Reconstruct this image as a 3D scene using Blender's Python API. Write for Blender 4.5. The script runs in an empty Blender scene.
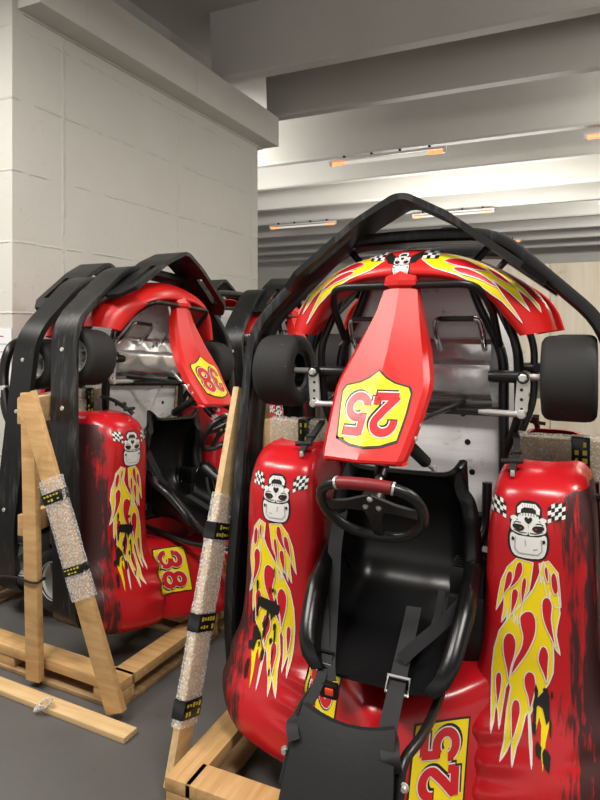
import bpy, bmesh, math, random
from mathutils import Vector, Matrix, Euler
from mathutils.bvhtree import BVHTree
from mathutils.geometry import delaunay_2d_cdt
random.seed(7)
R = math.radians
SC = bpy.context.scene
COL = SC.collection

# ------------------------------------------------------------------ camera, world, lights, exposure
cd = bpy.data.cameras.new('camera'); cam = bpy.data.objects.new('camera', cd); COL.objects.link(cam)
cd.sensor_fit = 'VERTICAL'; cd.sensor_height = 36; cd.lens = 615/800*36
cd.shift_y = -70/800; cd.clip_start = .05; cd.clip_end = 200
cam.location = (0, 0, 1.5); cam.rotation_euler = (R(90), 0, R(24.5))
SC.camera = cam
SC.view_settings.view_transform = 'Standard'; SC.view_settings.look = 'None'
SC.view_settings.gamma = 1; SC.view_settings.use_curve_mapping = False
SC.view_settings.exposure = 0.98
W = bpy.data.worlds.new('world'); SC.world = W; W.use_nodes = True
W.node_tree.nodes['Background'].inputs[0].default_value = (1, .96, .9, 1)
W.node_tree.nodes['Background'].inputs[1].default_value = .46

def area(name, loc, sx, sy, power, rot=(0, 0, 0), col=(1, .96, .89)):
    l = bpy.data.lights.new(name, 'AREA'); l.shape = 'RECTANGLE'; l.size = sx; l.size_y = sy
    l.energy = power; l.color = col
    o = bpy.data.objects.new(name, l); COL.objects.link(o); o.location = loc; o.rotation_euler = rot
    return o
# out-of-frame ceiling lamp rows of the hall, plus added fill lights noted per line
area('row_and_fill_light', (0.8, 0.4, 3.80), 1.6, .5, 62)
area('row_and_fill_light', (-2.4, 0.2, 3.80), 1.6, .5, 62)
area('row_and_fill_light', (2.6, 3.4, 3.80), 1.6, .4, 80)
area('row_and_fill_light', (-4.0, .9, 3.80), 1.6, .5, 45)  # fill added to brighten the near end of the white wall
area('row_and_fill_light', (2.4, 6.6, 3.5), 1.6, .3, 42, (R(105), 0, 0))  # tilted fill, added to lift the beam faces towards the camera
area('row_and_fill_light', (-5.4, 7.0, 3.4), 1.6, .3, 48, (R(105), 0, 0))  # unseen fill behind the left wall, added to brighten the beam faces there
area('row_and_fill_light', (3.2, 3.6, 3.4), 1.6, .3, 45, (R(110), 0, 0))
area('row_and_fill_light', (-.6, 4.1, 3.80), 1.6, .4, 16)
area('row_and_fill_light', (3.6, 8.3, 3.5), 1.6, .4, 120, (R(160), 0, 0))
area('row_and_fill_light', (3.0, 12.4, 3.6), 1.6, .4, 160, (R(150), 0, 0))
area('row_and_fill_light', (-1.6, 10.6, 2.6), 3, .6, 90, (R(180), 0, 0))  # upward fill in mid-air, added to brighten the far ceiling

# ------------------------------------------------------------------ materials
def mat(name, col, rough=.5, metal=0., spec=.5, coat=0.):
    m = bpy.data.materials.new(name); m.use_nodes = True
    b = m.node_tree.nodes['Principled BSDF']
    b.inputs['Base Color'].default_value = (*col, 1); b.inputs['Roughness'].default_value = rough
    b.inputs['Metallic'].default_value = metal; b.inputs['Specular IOR Level'].default_value = spec
    b.inputs['Coat Weight'].default_value = coat
    m['b'] = 1
    return m
def nd(m, t, **kw):
    n = m.node_tree.nodes.new(t)
    for k, v in kw.items(): setattr(n, k, v)
    return n
def lk(m, a, b): m.node_tree.links.new(a, b)
def bs(m): return m.node_tree.nodes['Principled BSDF']
def coords(m, scale=(1, 1, 1), kind='Object'):
    tc = nd(m, 'ShaderNodeTexCoord'); mp = nd(m, 'ShaderNodeMapping'); mp.inputs['Scale'].default_value = scale
    lk(m, tc.outputs[kind], mp.inputs[0]); return mp.outputs[0]
def noise(m, vec, scale, detail=4, rough=.55):
    n = nd(m, 'ShaderNodeTexNoise'); n.inputs['Scale'].default_value = scale
    n.inputs['Detail'].default_value = detail; n.inputs['Roughness'].default_value = rough
    lk(m, vec, n.inputs['Vector']); return n.outputs['Fac']
def ramp(m, fac, stops):
    r = nd(m, 'ShaderNodeValToRGB'); e = r.color_ramp.elements
    while len(e) < len(stops): e.new(.5)
    for el, (p, c) in zip(e, stops):
        el.position = p; el.color = (*c, 1) if len(c) == 3 else c
    lk(m, fac, r.inputs[0]); return r.outputs[0]
def mth(m, op, a, b=None, c=None, clamp=False):
    n = nd(m, 'ShaderNodeMath', operation=op); n.use_clamp = clamp
    for i, v in enumerate((a, b, c)):
        if v is None: continue
        if isinstance(v, (int, float)): n.inputs[i].default_value = v
        else: lk(m, v, n.inputs[i])
    return n.outputs[0]
def mixc(m, fac, a, b):
    n = nd(m, 'ShaderNodeMix', data_type='RGBA')
    if isinstance(fac, (int, float)): n.inputs[0].default_value = fac
    else: lk(m, fac, n.inputs[0])
    for i, v in ((6, a), (7, b)):
        if isinstance(v, tuple): n.inputs[i].default_value = (*v, 1)
        else: lk(m, v, n.inputs[i])
    return n.outputs[2]
def bump(m, h, strength=.3, dist=.01):
    n = nd(m, 'ShaderNodeBump'); n.inputs['Strength'].default_value = strength; n.inputs['Distance'].default_value = dist
    lk(m, h, n.inputs['Height']); lk(m, n.outputs[0], bs(m).inputs['Normal'])
def g3(v): return (v, v, v)

RED = (.53, .010, .016)
def red_body(name, base=RED):
    m = mat(name, base, .30, 0, .55)
    o = coords(m); sep = nd(m, 'ShaderNodeSeparateXYZ'); lk(m, o, sep.inputs[0])
    ax = mth(m, 'ABSOLUTE', sep.outputs[0])
    streak = noise(m, coords(m, (38, 14, 3.2)), 1.0, 5, .65)
    fine = noise(m, coords(m, (120, 60, 14)), 1.0, 3, .6)
    big = noise(m, coords(m, (3, 3, 2.4)), 1.6, 3, .6)
    # worn outer flank of the pods: black rubber marks in long strokes, a property of the skin
    edge = mth(m, 'MULTIPLY_ADD', ax, 8.5, -3.92)
    e2 = mth(m, 'ADD', edge, mth(m, 'MULTIPLY_ADD', big, 1.5, -.72))
    e3 = mth(m, 'ADD', e2, mth(m, 'MULTIPLY_ADD', streak, 2.2, -1.2))
    e4 = mth(m, 'ADD', e3, mth(m, 'MULTIPLY_ADD', fine, .8, -.4))
    hi = mth(m, 'LESS_THAN', sep.outputs[2], .90)
    k = mth(m, 'MULTIPLY', ramp(m, e4, [(.12, g3(0)), (.42, g3(1))]), hi)
    low = noise(m, coords(m, (9, 9, 9)), 2.2, 5, .7)
    k2 = mth(m, 'MULTIPLY', ramp(m, low, [(.66, g3(0)), (.72, g3(.55))]), hi)
    kk = mth(m, 'MAXIMUM', mth(m, 'MULTIPLY', k, .93), mth(m, 'MULTIPLY', k2, .25))
    c = mixc(m, kk, base, (.012, .010, .010))
    lk(m, c, bs(m).inputs['Base Color'])
    rr = mth(m, 'MULTIPLY_ADD', kk, .3, .25); lk(m, rr, bs(m).inputs['Roughness'])
    bump(m, mth(m, 'ADD', mth(m, 'MULTIPLY', kk, .5), mth(m, 'MULTIPLY', low, .25)), .18, .006)
    return m
M = {}
M['red_body'] = red_body('worn_red_plastic')
M['white_body'] = red_body('worn_white_plastic', (.78, .78, .78))
def red_panel():
    m = mat('red_panel', (.66, .014, .012), .33)
    n = noise(m, coords(m, (14, 14, 30)), 2.0, 6, .7)
    f = ramp(m, n, [(.62, g3(0)), (.74, g3(.6))])
    lk(m, mixc(m, f, (.66, .014, .012), (.16, .006, .006)), bs(m).inputs['Base Color']); return m
M['red'] = red_panel()
def black_plastic():
    m = mat('scuffed_black_plastic', (.007, .007, .0075), .42)
    n = noise(m, coords(m, (22, 22, 2.5)), 2.0, 6, .7); n2 = noise(m, coords(m), 3.0, 3)
    f = ramp(m, mth(m, 'MULTIPLY', n, mth(m, 'MULTIPLY_ADD', n2, 1.6, .2)), [(.58, g3(0)), (.95, g3(.6))])
    lk(m, mixc(m, f, (.0065, .0065, .007), (.15, .15, .155)), bs(m).inputs['Base Color'])
    lk(m, mth(m, 'MULTIPLY_ADD', f, .25, .38), bs(m).inputs['Roughness']); return m
M['bumper'] = black_plastic()
M['black_metal'] = mat('black_metal', (.006, .006, .0065), .35, 0, .5)
M['seat'] = mat('black_seat_plastic', (.0045, .0045, .005), .30, 0, .45)
M['pad'] = mat('black_vinyl', (.008, .008, .0085), .55)
bump(M['pad'], noise(M['pad'], coords(M['pad']), 90, 3), .12, .003)
M['web'] = mat('black_webbing', (.013, .013, .015), .8)
bump(M['web'], noise(M['web'], coords(M['web'], (300, 300, 300)), 1.5, 2), .4, .002)
M['rubber'] = mat('tyre_rubber', (.013, .0125, .0125), .75)
vv = nd(M['rubber'], 'ShaderNodeTexVoronoi'); vv.inputs['Scale'].default_value = 46
lk(M['rubber'], coords(M['rubber']), vv.inputs[0])
rf = ramp(M['rubber'], vv.outputs['Distance'], [(.06, g3(1)), (.10, g3(0))])
gt = mth(M['rubber'], 'GREATER_THAN', noise(M['rubber'], coords(M['rubber']), 9, 3), .55)
lk(M['rubber'], mixc(M['rubber'], mth(M['rubber'], 'MULTIPLY', rf, gt), (.013, .0125, .0125), (.2, .19, .18)), bs(M['rubber']).inputs['Base Color'])
def alu():
    m = mat('aluminium_sheet', (.62, .62, .63), .42, .12)
    n = noise(m, coords(m, (10, 10, 16)), 1.0, 6, .7); n2 = noise(m, coords(m, (3, 3, 40)), 1.0, 3)
    f = ramp(m, n, [(.57, g3(0)), (.74, g3(.7))])
    c = mixc(m, f, mixc(m, n2, (.66, .66, .66), (.84, .84, .84)), (.12, .11, .10))
    lk(m, c, bs(m).inputs['Base Color']); lk(m, mth(m, 'MULTIPLY_ADD', n2, .3, .26), bs(m).inputs['Roughness'])
    bump(m, n2, .12, .01); return m
M['alu'] = alu()
M['alu_bright'] = mat('bright_bent_aluminium', (.72, .72, .73), .24, .75)
bump(M['alu_bright'], noise(M['alu_bright'], coords(M['alu_bright']), 9, 3), .25, .01)
M['steel'] = mat('bare_steel', (.66, .65, .62), .30, .55)
M['chrome'] = mat('polished_steel', (.6, .6, .6), .14, 1.0)
M['yellow'] = mat('yellow_vinyl', (.93, .72, .008), .35)
M['white'] = mat('white_vinyl', (.80, .79, .76), .35)
M['ink'] = mat('black_vinyl_print', (.010, .010, .010), .4)
M['red_ink'] = mat('red_vinyl_print', (.60, .010, .018), .35)
M['grey_ink'] = mat('grey_vinyl_print', (.42, .42, .41), .4)
M['grip'] = mat('dark_red_grip', (.20, .012, .014), .45)
M['buckle'] = mat('orange_red_plastic', (.85, .07, .02), .4)
def wood(name, a, b, sc=(3, 40, 40)):
    m = mat(name, a, .65)
    v = coords(m, sc); n = noise(m, v, 1.0, 5, .6); n2 = noise(m, coords(m, (6, 6, 6)), 1, 3)
    c = mixc(m, ramp(m, n, [(.35, g3(0)), (.65, g3(1))]), a, b)
    c = mixc(m, ramp(m, n2, [(.60, g3(0)), (.70, g3(.35))]), c, (b[0]*.45, b[1]*.4, b[2]*.35))
    lk(m, c, bs(m).inputs['Base Color']); bump(m, n, .12, .003); return m
M['wood'] = wood('raw_pine', (.60, .37, .16), (.46, .26, .10))
M['wood_pale'] = wood('pale_pine', (.68, .48, .25), (.55, .36, .17))
M['wood_old'] = wood('weathered_pine', (.40, .25, .12), (.22, .13, .06))
M['ply'] = wood('bleached_plywood', (.74, .67, .55), (.62, .54, .42), (9, 9, .8))
M['orange'] = mat('orange_paint', (.75, .28, .02), .5)
def bubble():
    m = mat('bubble_wrap', (.86, .86, .85), .22, 0, .6)
    v = nd(m, 'ShaderNodeTexVoronoi'); v.inputs['Scale'].default_value = 105; lk(m, coords(m), v.inputs[0])
    bump(m, v.outputs['Distance'], .8, .004)
    tr = nd(m, 'ShaderNodeBsdfTransparent'); mx = nd(m, 'ShaderNodeMixShader')
    f = ramp(m, v.outputs['Distance'], [(.25, g3(.62)), (.55, g3(.26))])
    lk(m, f, mx.inputs[0]); lk(m, tr.outputs[0], mx.inputs[1]); lk(m, bs(m).outputs[0], mx.inputs[2])
    lk(m, mx.outputs[0], m.node_tree.nodes['Material Output'].inputs[0]); return m
M['bubble'] = bubble()
M['tape'] = mat('black_tape', (.010, .010, .010), .25)
M['tape_print'] = mat('yellow_tape_print', (.55, .45, .04), .4)
def concrete_white():
    m = mat('white_painted_concrete', (.66, .64, .59), .55)
    o = coords(m); n = noise(m, o, 2.2, 5, .6); n2 = noise(m, o, 26, 4, .7)
    lk(m, mixc(m, n, (.60, .58, .53), (.68, .66, .61)), bs(m).inputs['Base Color'])
    bumps = ramp(m, n2, [(.60, g3(0)), (.75, g3(1))])
    sep = nd(m, 'ShaderNodeSeparateXYZ'); lk(m, o, sep.inputs[0])
    # board-marked joints: horizontal lines every .62 m and rough upright seams
    wob = mth(m, 'MULTIPLY_ADD', noise(m, o, 5, 4), .022, -.011)
    zz = mth(m, 'FRACT', mth(m, 'MULTIPLY', mth(m, 'ADD', sep.outputs[2], wob), 1/.46))
    ln = ramp(m, mth(m, 'ABSOLUTE', mth(m, 'SUBTRACT', zz, .5)), [(0.0, g3(1)), (.022, g3(0))])
    ww = mth(m, 'FRACT', mth(m, 'MULTIPLY', mth(m, 'ADD', sep.outputs[1], wob), 1/1.35))
    l2 = ramp(m, mth(m, 'ABSOLUTE', mth(m, 'SUBTRACT', ww, .40)), [(0.0, g3(1)), (.016, g3(0))])
    brk = ramp(m, noise(m, o, 7, 3), [(.40, g3(0)), (.55, g3(1))])
    h = mth(m, 'ADD', mth(m, 'MULTIPLY', bumps, .5), mth(m, 'MULTIPLY', mth(m, 'MAXIMUM', ln, l2), brk))
    bump(m, mth(m, 'ADD', h, mth(m, 'MULTIPLY', n, .4)), .55, .012); return m
M['wall'] = concrete_white()
M['ceil'] = mat('grey_white_ceiling_paint', (.55, .54, .51), .45)
lk(M['ceil'], mixc(M['ceil'], noise(M['ceil'], coords(M['ceil']), 1.2, 4), (.50, .49, .46), (.60, .585, .555)), bs(M['ceil']).inputs['Base Color'])
def floor_m():
    m = mat('smooth_grey_concrete', (.13, .125, .12), .45)
    n = noise(m, coords(m), 1.3, 6, .6); n2 = noise(m, coords(m), 30, 3)
    c = mixc(m, n, (.065, .064, .062), (.125, .121, .116)); c = mixc(m, ramp(m, n2, [(.62, g3(0)), (.72, g3(.3))]), c, (.05, .05, .05))
    lk(m, c, bs(m).inputs['Base Color']); bump(m, n2, .08, .004); return m
M['floor'] = floor_m()
M['paper'] = mat('white_paper', (.80, .80, .82), .7)
M['lamp_body'] = mat('lamp_housing', (.55, .55, .54), .4)
def emit(name, col, s):
    m = mat(name, (.3, .3, .3)); bs(m).inputs['Emission Color'].default_value = (*col, 1); bs(m).inputs['Emission Strength'].default_value = s; return m
M['glow'] = emit('glowing_tube_end', (1, .24, .05), .9)
M['tube_dim'] = emit('worn_lamp_tube', (1, .93, .8), .28)
M['tube_on'] = emit('lit_lamp_tube', (1, .97, .92), 9)

# ------------------------------------------------------------------ mesh helpers
class MB:
    def __init__(s): s.v = []; s.f = []; s.m = []; s.mats = []
    def mi(s, m):
        if m not in s.mats: s.mats.append(m)
        return s.mats.index(m)
    def add(s, verts, faces, m):
        o = len(s.v); i = s.mi(m); s.v += [Vector(q) for q in verts]
        for f in faces: s.f.append([o+k for k in f]); s.m.append(i)
    def box(s, c, d, m, rot=None, bev=0.0):
        x, y, z = d[0]/2, d[1]/2, d[2]/2
        bm = bmesh.new(); bmesh.ops.create_cube(bm, size=1)
        for q in bm.verts: q.co = Vector((q.co.x*d[0], q.co.y*d[1], q.co.z*d[2]))
        if bev: bmesh.ops.bevel(bm, geom=list(bm.edges), offset=bev, segments=2, profile=.6, affect='EDGES')
        rm = rot if rot is not None else Matrix.Identity(3)
        bm.verts.index_update()
        s.add([rm @ q.co + Vector(c) for q in bm.verts], [[q.index for q in f.verts] for f in bm.faces], m); bm.free()
    def bar(s, a, b, w, t, m, side=None, bev=.003):
        # a straight board from a to b: w wide along 'side', t thick
        a = Vector(a); b = Vector(b); d = (b-a); L = d.length; d.normalize()
        sd = Vector(side) if side is not None else Vector((0, 0, 1)); sd = (sd - d*sd.dot(d)).normalized(); n = d.cross(sd)
        s.box((a+b)/2, (L, w, t), m, Matrix((d, sd, n)).transposed(), bev)
    def tube(s, path, r, m, seg=10, closed=False, caps=True):
        n = len(path); path = [Vector(q) for q in path]; rs = r if isinstance(r, (list, tuple)) else [r]*n
        tans = []
        for i in range(n):
            if closed: t = path[(i+1) % n]-path[i-1]
            else: t = path[min(i+1, n-1)]-path[max(i-1, 0)]
            tans.append(t.normalized() if t.length > 1e-9 else Vector((0, 0, 1)))
        up = tans[0].orthogonal().normalized(); vs = []; fs = []
        for i in range(n):
            t = tans[i]; up = (up - t*up.dot(t))
            up = up.normalized() if up.length > 1e-6 else t.orthogonal().normalized()
            bn = t.cross(up)
            for k in range(seg):
                a = 2*math.pi*k/seg; vs.append(path[i]+(up*math.cos(a)+bn*math.sin(a))*rs[i])
        for i in range(n if closed else n-1):
            j = (i+1) % n
            for k in range(seg): fs.append([i*seg+k, i*seg+(k+1) % seg, j*seg+(k+1) % seg, j*seg+k])
        if caps and not closed: fs.append(list(range(seg))[::-1]); fs.append([(n-1)*seg+k for k in range(seg)])
        s.add(vs, fs, m)
    def sweep(s, path, prof, ref, m, closed=False, caps=True):
        # prof: list of (n, b); b runs along ref, n is perpendicular to path and ref
        n = len(path); path = [Vector(q) for q in path]; ref = Vector(ref); vs = []; fs = []; k = len(prof)
        for i in range(n):
            t = (path[(i+1) % n]-path[i-1]) if closed else (path[min(i+1, n-1)]-path[max(i-1, 0)])
            t.normalize(); b = (ref-t*ref.dot(t)).normalized(); nn = t.cross(b)
            vs += [path[i]+nn*p[0]+b*p[1] for p in prof]
        for i in range(n if closed else n-1):
            j = (i+1) % n
            for q in range(k): fs.append([i*k+q, i*k+(q+1) % k, j*k+(q+1) % k, j*k+q])
        if caps and not closed: fs.append(list(range(k))[::-1]); fs.append([(n-1)*k+q for q in range(k)])
        s.add(vs, fs, m)
    def lathe(s, prof, c, axis, m, seg=40):
        # prof: (r, h) along axis from c
        a = Vector(axis).normalized(); u = a.orthogonal().normalized(); w = a.cross(u); c = Vector(c); vs = []; fs = []; k = len(prof)
        for i in range(seg):
            t = 2*math.pi*i/seg; d = u*math.cos(t)+w*math.sin(t)
            vs += [c+d*r+a*h for r, h in prof]
        for i in range(seg):
            j = (i+1) % seg
            for q in range(k-1): fs.append([i*k+q, j*k+q, j*k+q+1, i*k+q+1])
        s.add(vs, fs, m)
    def grid(s, rows, m, closed=False):
        k = len(rows[0]); vs = [q for r in rows for q in r]; fs = []
        for i in range(len(rows)-1):
            for j in range(k-1 if not closed else k):
                j2 = (j+1) % k; fs.append([i*k+j, i*k+j2, (i+1)*k+j2, (i+1)*k+j])
        s.add(vs, fs, m)
    def mesh(s, name, smooth=True, ang=40, thick=0, sub=0):
        me = bpy.data.meshes.new(name); me.from_pydata([tuple(q) for q in s.v], [], s.f)
        for m in s.mats: me.materials.append(m)
        for p, i in zip(me.polygons, s.m): p.material_index = i
        me.update()
        bm = bmesh.new(); bm.from_mesh(me); bmesh.ops.remove_doubles(bm, verts=bm.verts, dist=1e-5)
        bmesh.ops.recalc_face_normals(bm, faces=bm.faces)
        if thick:
            ret = bmesh.ops.solidify(bm, geom=list(bm.faces), thickness=thick); bmesh.ops.recalc_face_normals(bm, faces=bm.faces)
        if sub:
            bmesh.ops.subdivide_edges(bm, edges=list(bm.edges), cuts=sub, use_grid_fill=True, smooth=1.0)
        for f in bm.faces: f.smooth = smooth
        if smooth:
            for e in bm.edges:
                if len(e.link_faces) == 2 and e.calc_face_angle(0) > R(ang): e.smooth = False
        bm.to_mesh(me); bm.free(); return me

def fillet(pts, rad, seg=5):
    pts = [Vector(p) for p in pts]; out = [pts[0]]
    for i in range(1, len(pts)-1):
        a, b, c = pts[i-1], pts[i], pts[i+1]; r = rad[i-1] if isinstance(rad, list) else rad
        d1 = (a-b); d2 = (c-b); r1 = min(r, d1.length*.48, d2.length*.48)
        p = b+d1.normalized()*r1; q = b+d2.normalized()*r1
        for k in range(seg+1):
            t = k/seg; out.append(p*(1-t)**2+b*2*t*(1-t)+q*t*t)
    out.append(pts[-1]); return out
def catmull(pts, n=6, closed=False):
    pts = [Vector(p) for p in pts]; N = len(pts); out = []
    for i in range(N if closed else N-1):
        if closed: p0, p1, p2, p3 = pts[i-1], pts[i], pts[(i+1) % N], pts[(i+2) % N]
        else: p0, p1, p2, p3 = pts[max(i-1, 0)], pts[i], pts[i+1], pts[min(i+2, N-1)]
        for k in range(n):
            t = k/n
            out.append(.5*((2*p1)+(-p0+p2)*t+(2*p0-5*p1+4*p2-p3)*t*t+(-p0+3*p1-3*p2+p3)*t**3))
    if not closed: out.append(pts[-1])
    return out
def interp(tab, z):
    tab = sorted(tab, key=lambda q: q[0])
    if z <= tab[0][0]: return tab[0][1:]
    for a, b in zip(tab, tab[1:]):
        if z <= b[0]:
            t = (z-a[0])/(b[0]-a[0]); return tuple(p+(q-p)*t for p, q in zip(a[1:], b[1:]))
    return tab[-1][1:]

def obj(name, me, parent=None, mw=None):
    o = bpy.data.objects.new(name, me); COL.objects.link(o)
    if parent: o.parent = parent
    if mw is not None: o.matrix_local = mw
    return o
def tag(o, label=None, cat=None, group=None, kind=None):
    if label: o['label'] = label
    if cat: o['category'] = cat
    if group: o['group'] = group
    if kind: o['kind'] = kind
    return o
def empty(name, loc, rot=(0, 0, 0)):
    o = bpy.data.objects.new(name, None); COL.objects.link(o); o.location = loc; o.rotation_euler = rot; o.empty_display_size = .1; return o
def struct(name, mb, **kw): return tag(obj(name, mb.mesh(name, **kw)), kind='structure')

# ------------------------------------------------------------------ the hall
b = MB(); b.box((0, 8, -.05), (40, 44, .1), M['floor']); struct('floor', b)
b = MB(); b.box((0, 8, 4.65), (40, 44, .2), M['ceil']); struct('ceiling', b)
b = MB(); b.box((-4.3, 4.455, 1.948), (2.0, 3.29, 3.896), M['wall'], bev=.012)
b.box((-4.55, 4.455, 4.22), (1.5, 3.27, .66), M['ceil'])
struct('wall_left', b)
b = MB(); b.box((-3.28, 4.54, 3.735), (.36, 3.38, .33), M['wall'], bev=.01)
b.box((-3.42, 4.54, 3.5605), (.26, 3.30, .019), M['wall'])
struct('trim_1', b)
b = MB(); b.box((0, 22, 2.3), (40, .3, 4.6), M['wall']); b.box((0, 21.7, 3.2), (40, .3, .3), M['wall']); struct('wall_far', b)
for i, w in enumerate((5.05, 6.2, 7.95, 9.3, 10.9, 12.5, 14.2, 15.8, 17.5, 19.2)):
    for side in (0,):
        x0 = -3.24 if w < 6.22 else -18
        b = MB(); t = .15
        # tapered rib with a small bottom chamfer
        pr = [(-.11, 4.56), (-.075, 3.93), (-.06, 3.905), (.06, 3.905), (.075, 3.93), (.11, 4.56)]
        vs = [(x, w+.08+p[0], p[1]) for x in (x0, 18) for p in pr]; k = len(pr)
        b.add(vs, [[q, (q+1) % k, k+(q+1) % k, k+q] for q in range(k)]+[list(range(k)), list(range(k, 2*k))], M['ceil'])
        struct('ceiling_beam', b, smooth=False)

# ceiling lamps
def lamp(u, w, z, on, label):
    r = empty('ceiling_lamp', (u, w, z)); tag(r, label, 'lamp', 'tube lamps under the ceiling ribs')
    L = 1.62
    b = MB(); b.box((0, 0, .03), (L, .07, .03), M['lamp_body'], bev=.006); obj('housing', b.mesh('housing'), r)
    b = MB(); b.tube([(-L/2+.05, 0, -.02), (L/2-.05, 0, -.02)], .022, M['tube_on'] if on else M['tube_dim'], 12); obj('tube', b.mesh('tube'), r)
    for s in (-1, 1):
        b = MB(); b.box((s*(L/2-.02), 0, -.005), (.035, .06, .075), M['lamp_body'], bev=.006); obj('end_cap', b.mesh('end_cap'), r)
        if not on:
            b = MB(); b.tube([(s*(L/2-.045), 0, -.02), (s*(L/2-.11), 0, -.02), (s*(L/2-.24), 0, -.02)], [.0275, .0255, .0222], M['glow'], 12); obj('glowing_end', b.mesh('glowing_end'), r)
    for k in range(4):
        b = MB(); b.box((-L/2+.22+k*(L-.44)/3, 0, .065), (.03, .05, .05), M['black_metal'], bev=.004); obj('clip', b.mesh('clip'), r)
    return r
lamp(-2.38, 8.0, 3.83, False, 'ceiling lamp glowing orange at both ends above the bumper of kart 25')
lamp(.84, 8.15, 3.83, False, 'ceiling lamp with one orange glowing end at the right edge of the photo')
lamp(-5.62, 12.45, 3.83, False, 'far ceiling lamp beside the corner of the white wall, orange at its ends')
lamp(-2.33, 12.45, 3.83, False, 'far ceiling lamp partly hidden by the bumper peak of the kart numbered 25')
lamp(1.1, 12.6, 3.83, True, 'bright white lit ceiling lamp at the far right edge of the photo')
lamp(-2.2, 16.9, 3.83, False, 'farthest dim ceiling lamp, small above the plywood panels')

# plywood hoarding at the back right and orange beam
for k in range(4):
    b = MB(); b.box((-.9+k*1.22, 7.0, 1.1), (1.21, .03, 2.2), M['ply'], bev=.004)
    o = obj('plywood_panel', b.mesh('plywood_panel')); 
    tag(o, ['bleached plywood panel leftmost of the hoarding behind the red karts', 'bleached plywood panel second from the left of the hoarding, right of the bumper', 'bleached plywood panel third along the hoarding at the right edge', 'bleached plywood panel at the far right end of the hoarding'][k], 'panel', 'plywood panels at the back')
b = MB(); b.box((.95, 3.55, 1.66), (1.5, .08, .11), M['orange'], bev=.01)
for x in (.3, 1.6): b.box((x, 3.56, .82), (.09, .08, 1.64), M['orange'], bev=.008)
tag(obj('rack_frame', b.mesh('rack_frame')), 'orange rack frame behind the kart at the right edge', 'rack')
# sheet of paper on the near face of the white wall
b = MB(); b.box((-3.45, 2.806, 1.31), (.30, .003, .40), M['paper'])
for k in range(6): b.box((-3.42+(k % 2)*.03, 2.8035, 1.46-k*.05), (.10, .001, .006), M['grey_ink'] if k % 3 else M['red_ink'])
tag(obj('paper_notice', b.mesh('paper_notice')), 'white paper notice stuck to the end of the white wall', 'notice')

# ------------------------------------------------------------------ the kart, standing on its tail
# local space: x to the viewer's right, H towards the viewer (kart's up), z up (kart's forward)
ZB = .15
def P(x, H, z): return Vector((x, -H, z-ZB))
HAX = (0, -1, 0)
SPEC = []     # (key, name, mesh, parent key, label)
def part(key, name, mb, parent=None, label=None, **kw):
    SPEC.append((key, name, mb if isinstance(mb, bpy.types.Mesh) else mb.mesh(name, **kw), parent, label))

# --- bodywork
POD = {  # z: inner foot -> crown -> outer foot
 1.128: [(.335, .12), (.34, .13), (.36, .14), (.39, .145), (.42, .145), (.45, .14), (.47, .13), (.475, .125), (.475, .12)],
 1.120: [(.315, .06), (.31, .13), (.32, .18), (.355, .205), (.42, .212), (.47, .20), (.505, .16), (.51, .11), (.51, .06)],
 1.095: [(.298, .04), (.294, .14), (.302, .222), (.34, .255), (.42, .263), (.485, .245), (.528, .19), (.537, .11), (.537, .04)],
 1.05: [(.285, .03), (.28, .15), (.286, .258), (.322, .296), (.415, .306), (.495, .288), (.543, .225), (.553, .12), (.553, .03)],
 .95: [(.272, .03), (.266, .16), (.272, .276), (.306, .318), (.41, .328), (.50, .312), (.553, .25), (.562, .13), (.562, .03)],
 .75: [(.262, .03), (.256, .16), (.262, .278), (.298, .322), (.41, .330), (.506, .316), (.560, .25), (.570, .13), (.570, .03)],
 .58: [(.25, .04), (.246, .18), (.254, .285), (.292, .328), (.41, .336), (.512, .322), (.567, .258), (.578, .14), (.578, .03)],
 .48: [(.215, .08), (.22, .22), (.240, .31), (.285, .342), (.41, .350), (.522, .332), (.580, .27), (.592, .16), (.592, .06)],
 .40: [(.19, .20), (.20, .33), (.245, .385), (.30, .385), (.42, .378), (.54, .350), (.602, .29), (.614, .19), (.610, .10)],
 .33: [(.18, .34), (.20, .425), (.25, .440), (.31, .430), (.43, .408), (.55, .372), (.612, .31), (.622, .22), (.612, .14)],
 .25: [(.18, .42), (.20, .475), (.25, .485), (.32, .474), (.43, .440), (.53, .398), (.590, .34), (.602, .26), (.592, .19)],
 .19: [(.18, .46), (.20, .500), (.25, .505), (.32, .492), (.41, .455), (.49, .410), (.545, .355), (.560, .29), (.550, .22)],
 .16: [(.18, .46), (.20, .488), (.25, .492), (.31, .478), (.38, .440), (.45, .400), (.50, .350), (.515, .29), (.505, .22)],
}
POD[.33] = [(.20, .20), (.215, .33), (.235, .385), (.27, .412), (.33, .418), (.42, .408), (.55, .372), (.612, .31), (.622, .22)]
POD[.25] = [(.20, .28), (.215, .38), (.235, .420), (.27, .440), (.33, .442), (.42, .430), (.53, .395), (.590, .34), (.602, .26)]
POD[.19] = [(.20, .32), (.215, .40), (.235, .430), (.27, .446), (.33, .446), (.41, .430), (.49, .400), (.545, .355), (.560, .29)]
POD[.16] = [(.20, .32), (.215, .39), (.235, .418), (.27, .432), (.32, .430), (.38, .415), (.45, .385), (.50, .345), (.515, .29)]
for z in POD:
    f = max(0, min(1, (z-.30)/.2))*(1 if z < 1.06 else .6); q = POD[z]
    q[4] = (q[4][0]-.012*f, q[4][1]); q[5] = (q[5][0]-.008*f, q[5][1]-.003*f); q[6] = (q[6][0]-.010*f, q[6][1]-.006*f); q[7] = (q[7][0]-.012*f, q[7][1])
POD = {(z-.024*max(0, (z-.9)/.228)): q for z, q in POD.items()}
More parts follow.
